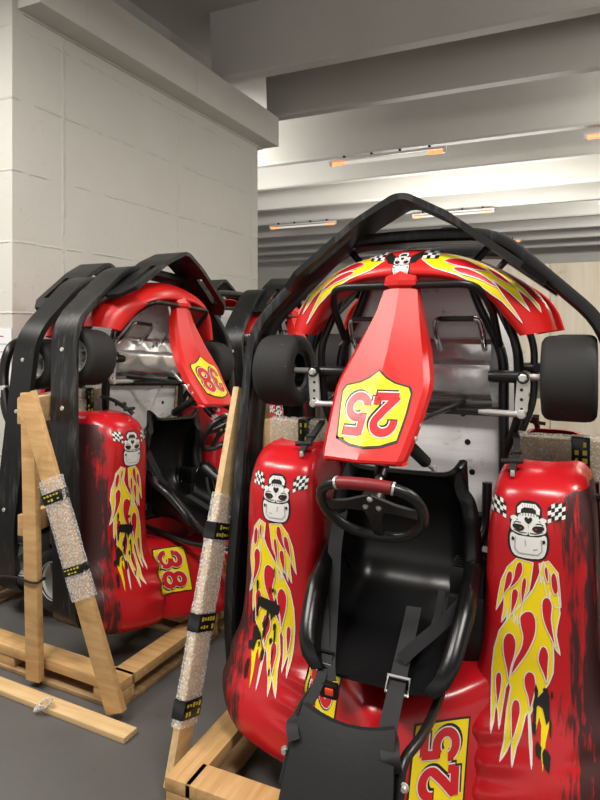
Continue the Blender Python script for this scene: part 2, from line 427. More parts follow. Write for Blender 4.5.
def pod_rows(sx):
    zs = sorted(POD, reverse=True); rows = []
    ctrl = []
    for k in range(9): ctrl.append(catmull([(POD[z][k][0], POD[z][k][1], z) for z in zs], 6))
    n = len(ctrl[0])
    for i in range(n):
        z = ctrl[0][i].z
        rib = 0
        row = catmull([(c[i].x, c[i].y, c[i].z) for c in ctrl], 5)
        out = []
        for q in row:
            h = q.y
            # moulded creases above the tail
            if z < .46:
                for zc, a in ((.405, .014), (.335, .016), (.265, .014)):
                    d = (z-zc-(q.x-.30)*.18)/.020
                    fall = max(0, 1-abs(q.x-.28)/.13)
                    h += a*math.exp(-d*d)*fall
            out.append(P(sx*q.x, h, q.z))
        rows.append(out)
    return rows
b = MB()
for sx in (-1, 1): b.grid(pod_rows(sx), M['red_body'])
# tail hump between the pods
prof = catmull([(.04, .500), (.20, .498), (.33, .494), (.385, .480), (.418, .452), (.445, .40), (.472, .33), (.495, .26), (.512, .20), (.508, .165), (.47, .155), (.40, .155)], 5)
rows = []
for i in range(41):
    x = -.28+.56*i/40; r = []
    for q in prof:
        H, z = q.x, q.y; e = max(0, abs(x)-.14)/.13
        z += .028*e*e*(1 if H < .43 else .3)
        H += (.165-math.sqrt(x*x+.0016))*.80*max(0, min(1, (H-.25)/.17))+.012*e*e
        if z < .46 and H > .42:
            for zc in (.30,):
                H += .010*math.exp(-((z-zc)/.03)**2)*max(0, 1-abs(x)/.10)
        r.append(P(x, H, z))
    rows.append(r)
b.grid(rows, M['red_body'])
body_me = b.mesh('bodywork', ang=55); part('body', 'bodywork', body_me, None, 'red bodywork with worn flame stickers')
def bvh_of(me): return BVHTree.FromPolygons([v.co.copy() for v in me.vertices], [list(p.vertices) for p in me.polygons])
BODY = bvh_of(body_me)

# --- nose
O = catmull([(-.445, 1.50, 0), (-.415, 1.58, 0), (-.35, 1.65, 0), (-.21, 1.725, 0), (0, 1.768, 0), (.21, 1.725, 0), (.35, 1.65, 0), (.415, 1.58, 0), (.445, 1.50, 0)], 6)
I = catmull([(-.345, 1.482, 0), (-.305, 1.535, 0), (-.25, 1.60, 0), (-.14, 1.652, 0), (0, 1.662, 0), (.14, 1.652, 0), (.25, 1.60, 0), (.305, 1.535, 0), (.345, 1.482, 0)], 6)
rows = []
for o_, i_ in zip(O, I):
    s = abs(o_.x)/.445; k = 1-.35*s**3
    sec = [(-.02, .0), (-.02, .06), (.04, .125), (.25, .185), (.55, .222), (.82, .236), (.96, .225), (1.0, .20), (1.0, .12)]
    c = catmull([(o_.x+(i_.x-o_.x)*t, o_.y+(i_.y-o_.y)*t, .02+h*k) for t, h in sec], 3)
    rows.append([P(q.x, q.z, q.y) for q in c])
b = MB(); b.grid(rows, M['red']); nose_me = b.mesh('nose_fairing', ang=60, thick=.006); part('nose', 'nose_fairing', nose_me, None, 'red nose fairing with yellow flames')
NOSE = bvh_of(nose_me)

# --- number panel
tab = [  # z, H, half width, middle
 (1.690, .236, .047, 0), (1.655, .262, .048, 0), (1.640, .262, .050, 0), (1.630, .252, .052, 0), (1.56, .278, .066, -.004), (1.44, .340, .100, -.012), (1.355, .395, .124, -.018), (1.325, .418, .127, -.020), (1.25, .470, .120, -.026), (1.17, .535, .108, -.032), (1.150, .550, .103, -.034), (1.143, .550, .101, -.034)]
rows = []
for z, H, hw, xm in tab:
    fl = .035 if z < 1.6 else .01
    fw = .018 if z < 1.5 else .004
    sec = [(-hw-fw, -fl-.02), (-hw-fw*.75, -fl*.55), (-hw, 0), (-hw*.5, .008), (0, .018), (hw*.5, .008), (hw, 0), (hw+fw*.75, -fl*.55), (hw+fw, -fl-.02)]
    rows.append([P(x+xm, H+d, z) for x, d in sec])
z, H, hw, xm = tab[-1]
for dz, dH in ((-.008, -.010), (-.010, -.045)):
    rows.append([P(x+xm, H+d*(.3)+dH, z+dz) for x, d in sec])
b = MB(); b.grid(rows, M['red'])
pan_me = b.mesh('number_panel', ang=16, thick=.004)
part('panel', 'number_panel', pan_me, None, 'red plastic number panel over the steering column')
PANEL = bvh_of(pan_me)
for sx in (-1, 1):
    for z, H in ((1.235, .452), (1.200, .478)):
        b = MB(); b.lathe([(0, .006), (.006, .005), (.0085, 0), (.0085, -.004)], P(sx*(.122+(z-1.2)*.14+.004)-.028, H-.012, z), (sx, -.35, 0), M['steel'], 12)
        part('screw%d%d' % (sx, z*1000), 'screw', b, 'panel')

# --- perimeter bumper
def rail_path():
    right = [(.50, .17, .178), (.598, .20, .22), (.620, .20, .50), (.612, .13, 1.0), (.596, .07, 1.50), (.275, .05, 1.805), (0, .05, 1.815)]
    pts = [P(*q) for q in right]; full = [Vector((-q.x, q.y, q.z)) for q in pts]+pts[::-1][1:]
    return fillet(full, [.08, .1, .2, .11, .09, .2, .09, .11, .2, .1, .08][:len(full)-2], 6)
prof = [(-.020, -.070), (-.006, -.074), (.012, -.070), (.020, -.058), (.016, -.035), (.020, -.018), (.020, .018), (.016, .035), (.020, .058), (.012, .070), (-.006, .074), (-.020, .070)]
b = MB(); b.sweep(rail_path(), prof, HAX, M['bumper']); part('rail', 'perimeter_bumper', b, None, 'black plastic bumper rail round the kart', ang=30)
for sx in (-1, 1):
    for z, H in ((.62, .19), (1.12, .12), (1.38, .085)):
        b = MB(); b.lathe([(0, .003), (.009, .002), (.011, -.002)], P(sx*(.644-max(0, z-.7)*.032), H, z), (sx, 0, 0), M['steel'], 12)
        part('rail_bolt%d%d' % (sx, z*100), 'bumper_bolt', b, 'rail', 'bare steel bolt')
# --- bumper cover: a folded strap with one long slot on each leg
b = MB()
path = fillet([(-.425, .0, 1.652), (-.145, 0, 1.862), (-.022, 0, 1.928), (.022, 0, 1.928), (.145, 0, 1.862), (.425, 0, 1.652)], [.02, .02, .02, .02], 3)
def cum(p):
    L = [0]
    for a, c in zip(p, p[1:]): L.append(L[-1]+(c-a).length)
    return L
dens = []
for a, c in zip(path, path[1:]):
    n = max(1, int((c-a).length/.018))
    for k in range(n): dens.append(a+(c-a)*k/n)
dens.append(path[-1]); L = cum(dens); T = L[-1]; Hs = [-.03, -.015, .02, .06, .09, .125, .15, .165]
vs = []; fs = []
for q, l in zip(dens, L):
    e = min(l, T-l); nar = min(1, .45+e/.14)
    for h in Hs: hh = .07+(h-.07)*nar; vs.append(P(q.x, hh+.10, q.z))
k = len(Hs)
for i in range(len(dens)-1):
    mid = (L[i]+L[i+1])/2; e = min(mid, T-mid)
    for j in range(k-1):
        if .10 < e < .30 and j == 4: continue
        fs.append([i*k+j, i*k+j+1, (i+1)*k+j+1, (i+1)*k+j])
b.add(vs, fs, M['bumper']); part('cover', 'bumper_cover', b, None, 'black slotted bumper cover folded to a peak', thick=.02, ang=25)
for sx in (-1, 1):
    for z, x in ((1.795, .235),):
        b = MB(); b.tube([P(sx*x, .07, z), P(sx*x, .12, z-.004)], .011, M['black_metal'], 8)
        part('cover_stay%d%d' % (sx, z*100), 'cover_stay', b, 'cover')

# --- chassis
b = MB()
for sx in (-1, 1):
    b.tube(fillet([P(sx*.17, .03, 1.70), P(sx*.20, .03, 1.60), P(sx*.285, .03, 1.42), P(sx*.285, .03, .95), P(sx*.33, .03, .60), P(sx*.33, .03, .20)], .06, 5), .0165, M['black_metal'], 10)
    b.tube(fillet([P(sx*.27, .06, 1.62), P(sx*.335, .10, 1.44), P(sx*.335, .06, 1.22), P(sx*.29, .03, 1.10)], .05, 5), .014, M['black_metal'], 10)
    b.tube([P(sx*.285, .03, 1.00), P(sx*.60, .03, .98)], .013, M['black_metal'], 8)
    b.tube([P(sx*.285, .03, .55), P(sx*.60, .05, .50)], .013, M['black_metal'], 8)
    b.tube([P(sx*.16, .03, 1.69), P(sx*.26, .03, 1.80)], .013, M['black_metal'], 8)
for z in (1.70, 1.23, .88, .50, .22): b.tube([P(-.33 if z < .6 else -.285+(.11 if z > 1.6 else 0), .03, z), P(.33 if z < .6 else .285-(.11 if z > 1.6 else 0), .03, z)], .015, M['black_metal'], 10)
b.tube([P(-.42, .10, .172), P(.42, .10, .172)], .022, M['black_metal'], 10)
part('chassis', 'chassis_frame', b, None, 'black steel tube chassis')
b = MB(); b.tube(fillet([P(-.262, .05, 1.47), P(-.262, .16, 1.58), P(-.225, .25, 1.640), P(.225, .25, 1.640), P(.262, .16, 1.58), P(.275, .06, 1.45)], .05, 6), .0125, M['black_metal'], 12)
part('hoop', 'front_hoop', b, None, 'black tube hoop under the nose')

# --- floor tray with bent step plate
b = MB()
xs = [-1+2*i/10 for i in range(11)]
rows = []
for z, w, H in ((1.68, .15, .02), (1.675, .155, .008), (1.60, .19, .0), (1.44, .262, .0), (1.2, .272, .0), (.9, .272, .0), (.865, .272, .0), (.86, .27, .012)):
    rows.append([P(x*w, H, z) for x in xs])
b.grid(rows, M['alu']); part('tray', 'floor_tray', b, None, 'dented aluminium floor tray', thick=.004, ang=30)
b = MB()
prof = [(1.475, .004), (1.470, .020), (1.452, .030), (1.405, .030), (1.395, .036), (1.385, .060), (1.372, .066), (1.300, .058), (1.285, .050), (1.262, .012), (1.235, .006)]
b.grid([[P(-.245+.49*i/8, H+.004*math.sin(i*2.1+z*30), z) for i in range(9)] for z, H in prof], M['alu_bright']); part('step', 'foot_plate', b, 'tray', 'bright bent aluminium foot plate', thick=.003, ang=30)
for bi, (x, z) in enumerate(((.02, 1.23), (.15, 1.215), (-.15, 1.22), (.165, 1.12), (.155, .93), (-.17, .93), (.03, 1.43), (.18, 1.02), (-.19, 1.12))):
    b = MB(); b.lathe([(0, .007), (.005, .007), (.005, .003), (.010, .003), (.010, -.001)], P(x, .002 if z < 1.3 else .03, z), HAX, M['black_metal'], 12)
    part('tray_bolt%d' % bi, 'tray_bolt', b, 'tray', 'black bolt head')

# --- pedals
for sx in (-1, 1):
    c = sx*.15
    b = MB(); b.tube(fillet([P(c-.075, .02, 1.43), P(c-.075, .085, 1.485), P(c-.070, .12, 1.535), P(c+.070, .12, 1.535), P(c+.075, .085, 1.485), P(c+.075, .02, 1.43)], .02, 5), .010, M['chrome'], 10)
    b.box(P(c, .125, 1.537), (.11, .020, .016), M['black_metal'], bev=.004)
    b.tube([P(c+sx*.085, .02, 1.50), P(c+sx*.135, .05, 1.445)], .005, M['steel'], 8)
    part('pedal%d' % sx, 'pedal', b, None, 'polished steel foot pedal')

# --- front wheels, stub axles
def tyre(b, c, r, w, m):
    h = w/2
    prof = [(r*.56, -h*.82), (r*.60, -h*.95), (r*.74, -h*1.04), (r*.86, -h*1.02), (r*.945, -h*.92), (r*.985, -h*.78), (r, -h*.55), (r, h*.55), (r*.985, h*.78), (r*.945, h*.92), (r*.86, h*1.02), (r*.74, h*1.04), (r*.60, h*.95), (r*.56, h*.82), (r*.54, 0), (r*.56, -h*.82)]
    b.lathe(prof, c, (1, 0, 0), m, 48)
def rim(b, c, r, w, sx, m):
    h = w/2
    b.lathe([(r*.57, h*.93), (r*.60, h*.95), (r*.585, h*.86), (r*.50, h*.78), (r*.46, h*.30), (r*.20, h*.22), (r*.17, h*.55), (r*.09, h*.58), (0, h*.60)], c, (sx, 0, 0), m, 36)
    b.lathe([(r*.57, h*.90), (r*.60, h*.92), (r*.585, h*.84), (r*.47, h*.74), (r*.44, h*.25), (r*.2, h*.15), (r*.18, h*.5), (0, h*.5)], c, (-sx, 0, 0), M['black_metal'], 36)
    for k in range(5):
        a = k*2*math.pi/5
        b.lathe([(0, .008), (.006, .007), (.007, 0)], Vector(c)+Vector((sx*h*.26, math.cos(a)*r*.32, math.sin(a)*r*.32)), (sx, 0, 0), m, 8)
for sx in (-1, 1):
    b = MB(); tyre(b, P(sx*.482, .09, 1.352), .131, .150, M['rubber']); part('fw%d' % sx, 'front_wheel', b, None, None)
    b = MB(); rim(b, P(sx*.482, .09, 1.352), .131, .150, sx, M['steel']); part('fwr%d' % sx, 'wheel_rim', b, 'fw%d' % sx, 'silver wheel rim')
    b = MB(); b.tube([P(sx*.245, .09, 1.352), P(sx*.262, .09, 1.352), P(sx*.34, .09, 1.352), P(sx*.365, .09, 1.352)], [.017, .020, .020, .016], M['black_metal'], 14)
    b.tube([P(sx*.352, .05, 1.352), P(sx*.352, .135, 1.352)], .019, M['black_metal'], 12); b.tube([P(sx*.36, .09, 1.352), P(sx*.44, .09, 1.352)], .011, M['steel'], 10)
    b.lathe([(0, .012), (.010, .012), (.010, .002), (.014, 0), (.014, -.004)], P(sx*.352, .136, 1.352), HAX, M['steel'], 6)
    part('stub%d' % sx, 'stub_axle', b, None, None)
    b = MB()
    pl = [(.335, 1.350), (.372, 1.350), (.365, 1.250), (.352, 1.228), (.330, 1.235), (.328, 1.26)]
    vs = [P(sx*x, .128, z) for x, z in pl]+[P(sx*x, .118, z) for x, z in pl]; n = len(pl)
    b.add(vs, [list(range(n)), list(range(n, 2*n))]+[[i, (i+1) % n, n+(i+1) % n, n+i] for i in range(n)], M['steel'])
    for z in (1.315, 1.285, 1.255): b.lathe([(0, .001), (.005, .001), (.005, 0)], P(sx*.348, .129, z), HAX, M['ink'], 10)
    part('arm%d' % sx, 'steering_arm', b, 'stub%d' % sx, 'drilled silver steering arm', smooth=False)
    b = MB(); b.tube([P(sx*.05, .14, 1.245), P(sx*.22, .135, 1.242)], .007, M['black_metal'], 8); b.tube([P(sx*.22, .135, 1.242), P(sx*.25, .135, 1.242), P(sx*.345, .135, 1.240)], [.007, .010, .010], M['steel'], 10)
    b.lathe([(0, .010), (.012, .008), (.015, 0), (.012, -.008), (0, -.01)], P(sx*.348, .138, 1.240), HAX, M['steel'], 14)
    part('tie%d' % sx, 'tie_rod', b, None, 'silver tie rod')
# rear axle and wheels
b = MB(); b.tube([P(-.56, .11, .37), P(.56, .11, .37)], .020, M['steel'], 12)
b.lathe([(.02, -.03), (.085, -.03), (.085, .03), (.02, .03)], P(.12, .11, .37), (1, 0, 0), M['steel'], 30)
part('axle', 'rear_axle', b)
for sx in (-1, 1):
    b = MB(); tyre(b, P(sx*.53, .11, .37), .14, .17, M['rubber']); part('rw%d' % sx, 'rear_wheel', b)
    b = MB(); rim(b, P(sx*.53, .11, .37), .14, .17, sx, M['steel']); part('rwr%d' % sx, 'wheel_rim', b, 'rw%d' % sx, 'silver wheel rim')
# engine beside the seat
b = MB(); b.box(P(.20, .15, .60), (.11, .20, .20), M['black_metal'], bev=.012)
for k in range(9): b.box(P(.20, .08+k*.02, .735), (.10, .006, .09), M['black_metal'], bev=.002)
b.tube(fillet([P(.2, .12, .78), P(.235, .06, .86), P(.235, .05, 1.0)], .04, 4), .016, M['black_metal'], 10)
part('engine', 'engine', b)

# --- seat
prof = catmull([(1.062, .250, 0), (1.050, .200, 0), (.995, .150, 0), (.91, .115, 0), (.82, .105, 0), (.73, .115, 0), (.665, .155, 0), (.625, .235, 0), (.592, .340, 0), (.565, .435, 0), (.545, .510, 0), (.538, .545, 0)], 4)
n = len(prof); rows = []
wt = [(0, .165, .02), (.08, .185, .06), (.2, .20, .11), (.35, .205, .13), (.5, .208, .155), (.62, .212, .175), (.75, .212, .150), (.88, .195, .085), (.96, .175, .040), (1, .150, .012)]
for i, q in enumerate(prof):
    t = i/(n-1); hw, sh = interp(wt, t)
    a = prof[max(i-1, 0)]; c = prof[min(i+1, n-1)]; tan = Vector((c.x-a.x, c.y-a.y)).normalized(); nor = Vector((-tan.y, tan.x))  # (z, H)
    if nor.y < -.2 or (t > .6 and nor.x < 0): nor = -nor
    # cross-section: flat pan, turned up sides, rolled lip
    sec = [(-1.13, .90), (-1.12, .99), (-1.07, 1.05), (-1.0, 1.0), (-.97, .75), (-.92, .42), (-.82, .14), (-.62, .02), (-.3, 0), (0, 0), (.3, 0), (.62, .02), (.82, .14), (.92, .42), (.97, .75), (1.0, 1.0), (1.07, 1.05), (1.12, .99), (1.13, .90)]
    rows.append([P(sx_*hw, q.y+nor.y*sh*k, q.x+nor.x*sh*k) for sx_, k in sec])
b = MB(); b.grid(rows, M['seat']); seat_me = b.mesh('seat', ang=70, thick=.012); part('seat', 'seat', seat_me, None, 'glossy black moulded bucket seat')
SEATB = bvh_of(seat_me)
for bi, (x, z) in enumerate(((.10, .93), (-.10, .93), (.09, .70), (-.09, .70))):
    b = MB(); b.lathe([(0, .004), (.009, .003), (.013, 0)], P(x, .108 if z < .9 else .122, z), HAX, M['black_metal'], 14)
    part('seat_bolt%d' % bi, 'seat_bolt', b, 'seat')
b = MB()
for sx in (-1, 1):
    b.tube(fillet([P(sx*.16, .04, .58), P(sx*.16, .22, .53), P(sx*.165, .50, .495), P(sx*.160, .66, .505), P(sx*.135, .745, .50), P(sx*.142, .80, .40)], .07, 5), .0125, M['black_metal'], 10)
part('hframe', 'headrest_frame', b, None, 'black tube frame of the headrest')
b = MB(); rows = []
for t, hw, z, H in ((0, .105, .545, .735), (.04, .112, .548, .752), (.3, .118, .505, .785), (.6, .124, .455, .815), (1, .13, .370, .862), (1.02, .125, .362, .850)):
    rows.append([P(x*hw, H-.012*x*x, z+.016*(x*x)*(1-t)) for x in (-1.06, -1, -.7, -.35, 0, .35, .7, 1, 1.06)])
b.grid(rows, M['pad']); part('hpad', 'headrest_pad', b, 'hframe', 'black vinyl headrest pad', thick=.03, ang=50)
for sx in (-1, 1):
    b = MB(); b.lathe([(0, .008), (.006, .008), (.007, 0), (.011, 0), (.011, -.004)], P(sx*.150, .775, .462), HAX, M['steel'], 10)
    part('hbolt%d' % sx, 'headrest_bolt', b, 'hframe', 'bare steel bolt')

# --- belts
def ribbon3(b, pts, w, m, side, th=.002, n=6):
    pth = catmull(pts, n); b.sweep(pth, [(-th, -w/2), (-th, w/2), (th, w/2), (th, -w/2)], side, m)
b = MB(); ribbon3(b, [P(-.205, .22, .93), P(-.200, .30, .82), P(-.185, .36, .72), P(-.160, .45, .62), P(-.135, .53, .565), P(-.118, .565, .530)], .045, M['web'], (1, 0, 0))
part('beltl', 'harness_strap', b)
b = MB(); fr = [P(-.178, .515, .585), P(-.122, .515, .585), P(-.122, .535, .560), P(-.178, .535, .560)]
b.tube(fr, .004, M['black_metal'], 8, closed=True); part('bucklel', 'strap_slider', b, 'beltl', 'black strap slider')
b = MB(); b.box(P(-.112, .575, .515), (.050, .022, .040), M['black_metal'], bev=.006); b.box(P(-.108, .588, .517), (.024, .006, .018), M['buckle'], bev=.002)
part('latch', 'harness_buckle', b, 'beltl', 'black buckle with an orange-red button')
b = MB(); ribbon3(b, [P(.055, .30, .66), P(.062, .40, .622), P(.068, .50, .582), P(.075, .59, .545), P(.085, .68, .525), P(.105, .735, .53), P(.118, .775, .520), P(.125, .77, .488)], .045, M['web'], (1, 0, 0))
part('beltr', 'harness_strap', b)
b = MB(); b.tube([P(.045, .545, .578), P(.105, .545, .578), P(.105, .570, .548), P(.045, .570, .548)], .0045, M['steel'], 8, closed=True); part('buckler', 'strap_slider', b, 'beltr', 'silver strap slider')
b = MB(); ribbon3(b, [P(.212, .34, .725), P(.160, .40, .675), P(.120, .44, .642), P(.095, .475, .625), P(.068, .50, .60)], .034, M['web'], (.65, 0, -.75)); ribbon3(b, [P(.148, .345, .745), P(.140, .37, .68), P(.128, .41, .63)], .02, M['web'], (1, 0, 0))
part('beltx', 'lap_strap', b)
b = MB(); ribbon3(b, [P(-.20, .40, .68), P(-.15, .52, .57), P(-.14, .60, .525), P(-.145, .70, .51), P(-.135, .765, .525), P(-.118, .79, .505)], .030, M['web'], (1, 0, 0)); part('belth', 'harness_strap', b)

# --- steering
ax = Vector((0, -.79, -.61)).normalized(); cw = P(0, .555, 1.025)
ux = Vector((1, 0, 0)); uy = ax.cross(ux).normalized()
if uy.z < 0: uy = -uy
def SW(x, y, h=0): return cw+ux*x+uy*y+ax*h
ring = catmull([SW(q[0]*.93, q[1]*.93) for q in ((-.085, .092), (0, .098), (.085, .092), (.135, .060), (.152, 0), (.138, -.065), (.085, -.122), (0, -.142), (-.085, -.122), (-.138, -.065), (-.152, 0), (-.135, .060))], 6, True)
b = MB(); b.tube(ring, .0145, M['black_metal'], 12, closed=True); part('wheel', 'steering_wheel', b, None, 'black steering wheel with a dark red grip')
b = MB(); b.tube([SW(x*.93, y*.93) for x, y in ((-.078, .094), (-.04, .098), (0, .0985), (.04, .098), (.078, .094))], .0168, M['grip'], 14); part('grip', 'wheel_grip', b, 'wheel', 'dark red grip at the top of the wheel')
b = MB()
for s in (-1, 1): b.tube([SW(s*.074, .087), SW(s*.080, .0855)], .0178, M['steel'], 14)
for k, (ex, ey) in enumerate(((-.135, -.015), (.135, -.015), (0, -.128))):
    px_, py_ = ex, ey; d = Vector((ex, ey)).normalized(); nrm = Vector((-d.y, d.x))
    vs = []
    for t, w in ((0, .034), (.5, .018), (1, .015)):
        for s in (-1, 1):
            for h in (-.004, .004): q = Vector((ex, ey))*t+nrm*w*s; vs.append(SW(q.x, q.y, -.012*(1-t)+h))
    fs = []
    for i in range(2):
        o = i*4; fs += [[o, o+1, o+5, o+4], [o+2, o+6, o+7, o+3], [o+1, o+3, o+7, o+5], [o, o+4, o+6, o+2]]
    b.add(vs, fs, M['black_metal'])
b.lathe([(0, .004), (.03, .004), (.034, -.002), (.030, -.03)], SW(0, 0, -.012), ax, M['black_metal'], 24)
for k in range(3):
    a = math.pi/2+k*2*math.pi/3; b.lathe([(0, .007), (.005, .007), (.008, .003), (.009, 0)], SW(math.cos(a)*.022, math.sin(a)*.022, -.007), ax, M['steel'], 12)
part('spokes', 'wheel_spokes', b, 'wheel', 'black spokes with three bare bolts')
b = MB(); b.tube([SW(0, 0, -.02), SW(0, 0, -.30), P(0, .20, 1.30)], [.012, .010, .010], M['steel'], 10)
b.tube([SW(0, 0, -.10), SW(0, 0, -.16)], .018, M['black_metal'], 10)
for s in (-1, 1): b.tube([SW(0, 0, -.12), P(s*.09, .44, 1.24), P(s*.16, .04, 1.26)], .008, M['black_metal'], 8)
part('column', 'steering_column', b, None, 'bare steel steering column on black stays')
pp = []; rr = []
A = P(.028, .40, 1.20); Bq = P(.072, .10, 1.035)
for k in range(27): pp.append(A+(Bq-A)*(.1+.66*k/26)); rr.append(.020 if k % 2 else .0155)
b = MB(); b.tube(pp, rr, M['rubber'], 14); b.tube([A, Bq], .008, M['steel'], 8); b.lathe([(.006, -.006), (.016, -.006), (.016, .006), (.006, .006), (.006, -.006)], Bq, (1, 0, 0), M['steel'], 16)
part('bellows', 'rubber_bellows', b, None, 'ribbed black rubber bellows on a link rod')
# latches on the pods
for sx in (-1, 1):
    c = sx*.335
    b = MB(); ribbon3(b, [P(c-.01, .06, 1.165), P(c, .13, 1.150), P(c+.002, .19, 1.125), P(c, .235, 1.108), P(c-.002, .262, 1.09)], .020, M['rubber'], (1, 0, 0), .006)
    b.tube([P(c-.034, .236, 1.112), P(c+.026, .240, 1.118)], .008, M['rubber'], 10); b.tube([P(c-.012, .19, 1.132), P(c+.018, .19, 1.136)], .009, M['rubber'], 10)
    b.box(P(c, .265, 1.086), (.012, .012, .018), M['steel'], bev=.002)
    part('latch%d' % sx, 'rubber_latch', b, None, 'grey-black rubber latch at the top of a side pod')

# ------------------------------------------------------------------ stickers
def inside(p, poly):
    c = False; j = len(poly)-1
    for i in range(len(poly)):
        a, d = poly[i], poly[j]
        if (a[1] > p[1]) != (d[1] > p[1]) and p[0] < (d[0]-a[0])*(p[1]-a[1])/(d[1]-a[1])+a[0]: c = not c
        j = i
    return c
class Decal:
    def __init__(s, bvh): s.b = MB(); s.bvh = bvh
    def drop(s, x, z, off):
        h = s.bvh.ray_cast(Vector((x, -3, z-ZB)), Vector((0, 1, 0)))
        if h[0] is None: return None
        n = h[1]
        if n.y > 0: n = -n
        return h[0]+n*off+Vector((0, -off*.4, 0))
    def poly(s, pts, m, off, step=.012):
        pts = [(float(a), float(c)) for a, c in pts]
        dense = []
        for a, c in zip(pts, pts[1:]+pts[:1]):
            k = max(1, int(math.hypot(c[0]-a[0], c[1]-a[1])/step))
            for i in range(k): dense.append((a[0]+(c[0]-a[0])*i/k, a[1]+(c[1]-a[1])*i/k))
        n = len(dense); ed = [(i, (i+1) % n) for i in range(n)]
        xs = [q[0] for q in dense]; zs = [q[1] for q in dense]; vv = [Vector(q) for q in dense]
        x = min(xs)+step*.5
        while x < max(xs):
            z = min(zs)+step*.5
            while z < max(zs):
                if inside((x, z), dense): vv.append(Vector((x, z)))
                z += step
            x += step
        V, _, F, *_r = delaunay_2d_cdt(vv, ed, [], 0, 1e-6)
        m3 = [s.drop(q.x, q.y, off) for q in V]; fs = []
        for f in F:
            c = sum((V[i] for i in f), Vector((0, 0)))/len(f)
            if not inside(c, dense) or any(m3[i] is None for i in f): continue
            if max((m3[f[i]]-m3[f[i-1]]).length for i in range(3)) > .09: continue
            fs.append(list(f))
        s.b.add([q if q is not None else Vector((0, 0, 0)) for q in m3], fs, m)
    def line(s, pts, w, m, off, closed=False, step=.008):
        pts = [Vector(q) for q in pts]
        if closed: pts = pts+[pts[0]]
        d = []
        for a, c in zip(pts, pts[1:]):
            k = max(1, int((c-a).length/step)); d += [a+(c-a)*i/k for i in range(k)]
        d.append(pts[-1]); n = len(d); vs = []; fs = []
        for i in range(n):
            if closed: t = d[(i+1) % (n-1)]-d[(i-1) % (n-1)]
            else: t = d[min(i+1, n-1)]-d[max(i-1, 0)]
            t = t.normalized() if t.length > 1e-9 else Vector((1, 0)); nn = Vector((-t.y, t.x))
            for k in (-1, 0, 1):
                q = d[i]+nn*w/2*k; vs.append(s.drop(q.x, q.y, off))
        for i in range(n-1):
            for k in (0, 1):
                f = [i*3+k, i*3+k+1, i*3+k+4, i*3+k+3]
                if all(vs[j] is not None for j in f) and max((vs[f[0]]-vs[f[2]]).length, (vs[f[1]]-vs[f[3]]).length) < .08: fs.append(f)
        s.b.add([q if q is not None else Vector((0, 0, 0)) for q in vs], fs, m)
    def mesh(s, name):
        me = s.b.mesh(name, smooth=True, ang=80)
        bm = bmesh.new(); bm.from_mesh(me)
        lo = [q for q in bm.verts if not q.link_faces]; bmesh.ops.delete(bm, geom=lo, context='VERTS')
        for f in bm.faces:
            if f.normal.y > 0: f.normal_flip()
        bm.to_mesh(me); bm.free(); return me
C_, S_ = math.cos(R(24.5)), math.sin(R(24.5))
def sm(pts, n=3): return [(q.x, q.y) for q in catmull([(a, c, 0) for a, c in pts], n, True)]
def flame(dec, outline, holes, w=.0035, off=.0010):
    dec.poly(outline, M['yellow'], off); dec.line(outline, w, M['white'], off+.0006, True)
    for h in holes:
        h = sm(h); dec.poly(h, M['red_ink'], off+.0012, .009); dec.line(h, w*.8, M['white'], off+.0018, True)
# flame on a pod, drawn on the pod's own crown: u,v in a 0..300 x -70..660 drawing box -> metres
def PF(sx):
    def f(p): return (sx*((.262 if sx > 0 else .302)+p[0]*.00070), .866-(p[1]+70)*.000725)
    return f
BIG = [(226, -70), (250, -30), (266, 0), (282, 60), (286, 120), (276, 170), (273, 200), (280, 235), (288, 272), (270, 250), (262, 228), (264, 290), (262, 340), (248, 378), (232, 405), (212, 440), (192, 475), (180, 500), (190, 580), (191, 655), (182, 590), (174, 490), (164, 505), (150, 560), (135, 600), (122, 657), (118, 612), (118, 580), (100, 620), (78, 648), (90, 590), (95, 500), (108, 425), (101, 402), (88, 430), (78, 500), (70, 557), (62, 510), (52, 488), (48, 540), (40, 572), (34, 480), (34, 380), (42, 300), (62, 225), (100, 160), (150, 100), (190, 40), (210, -10)]
BIGH = [[(222, 85), (232, 66), (248, 66), (259, 92), (256, 140), (262, 190), (271, 246), (256, 215), (238, 180), (224, 135)],
 [(142, 150), (165, 128), (188, 130), (200, 160), (196, 215), (170, 280), (140, 330), (111, 374), (118, 330), (145, 270), (152, 225), (143, 185)],
 [(78, 255), (95, 224), (115, 226), (127, 255), (122, 300), (108, 350), (100, 400), (92, 360), (80, 310)],
 [(210, 280), (220, 252), (235, 250), (246, 275), (244, 320), (240, 378), (228, 350), (210, 310)],
 [(158, 375), (172, 352), (192, 355), (200, 385), (195, 430), (180, 480), (172, 440), (160, 410)],
 [(50, 400), (60, 380), (72, 388), (72, 430), (60, 490), (52, 450)], [(112, 490), (122, 462), (140, 464), (145, 500), (130, 555), (119, 580), (114, 540)]]
SML = [(175, 375), (125, 425), (92, 495), (78, 560), (64, 646), (95, 592), (108, 560), (108, 610), (94, 696), (119, 660), (128, 612), (121, 692), (150, 622), (164, 600), (160, 690), (176, 640), (184, 697), (205, 610), (215, 560), (240, 520), (250, 470), (262, 385)]
SMH = [[(104, 560), (118, 478), (132, 445), (152, 445), (150, 490), (124, 535)], [(138, 522), (160, 470), (170, 420), (185, 392), (205, 396), (205, 440), (176, 490)], [(205, 480), (218, 460), (228, 480), (220, 530), (204, 590), (199, 530)], [(146, 645), (150, 545), (165, 522), (184, 532), (180, 570), (160, 620)]]
SMR = [(292, 386), (340, 368), (388, 420), (398, 520), (402, 577), (378, 582), (352, 566), (346, 505), (338, 572), (330, 530), (312, 440), (302, 482)]
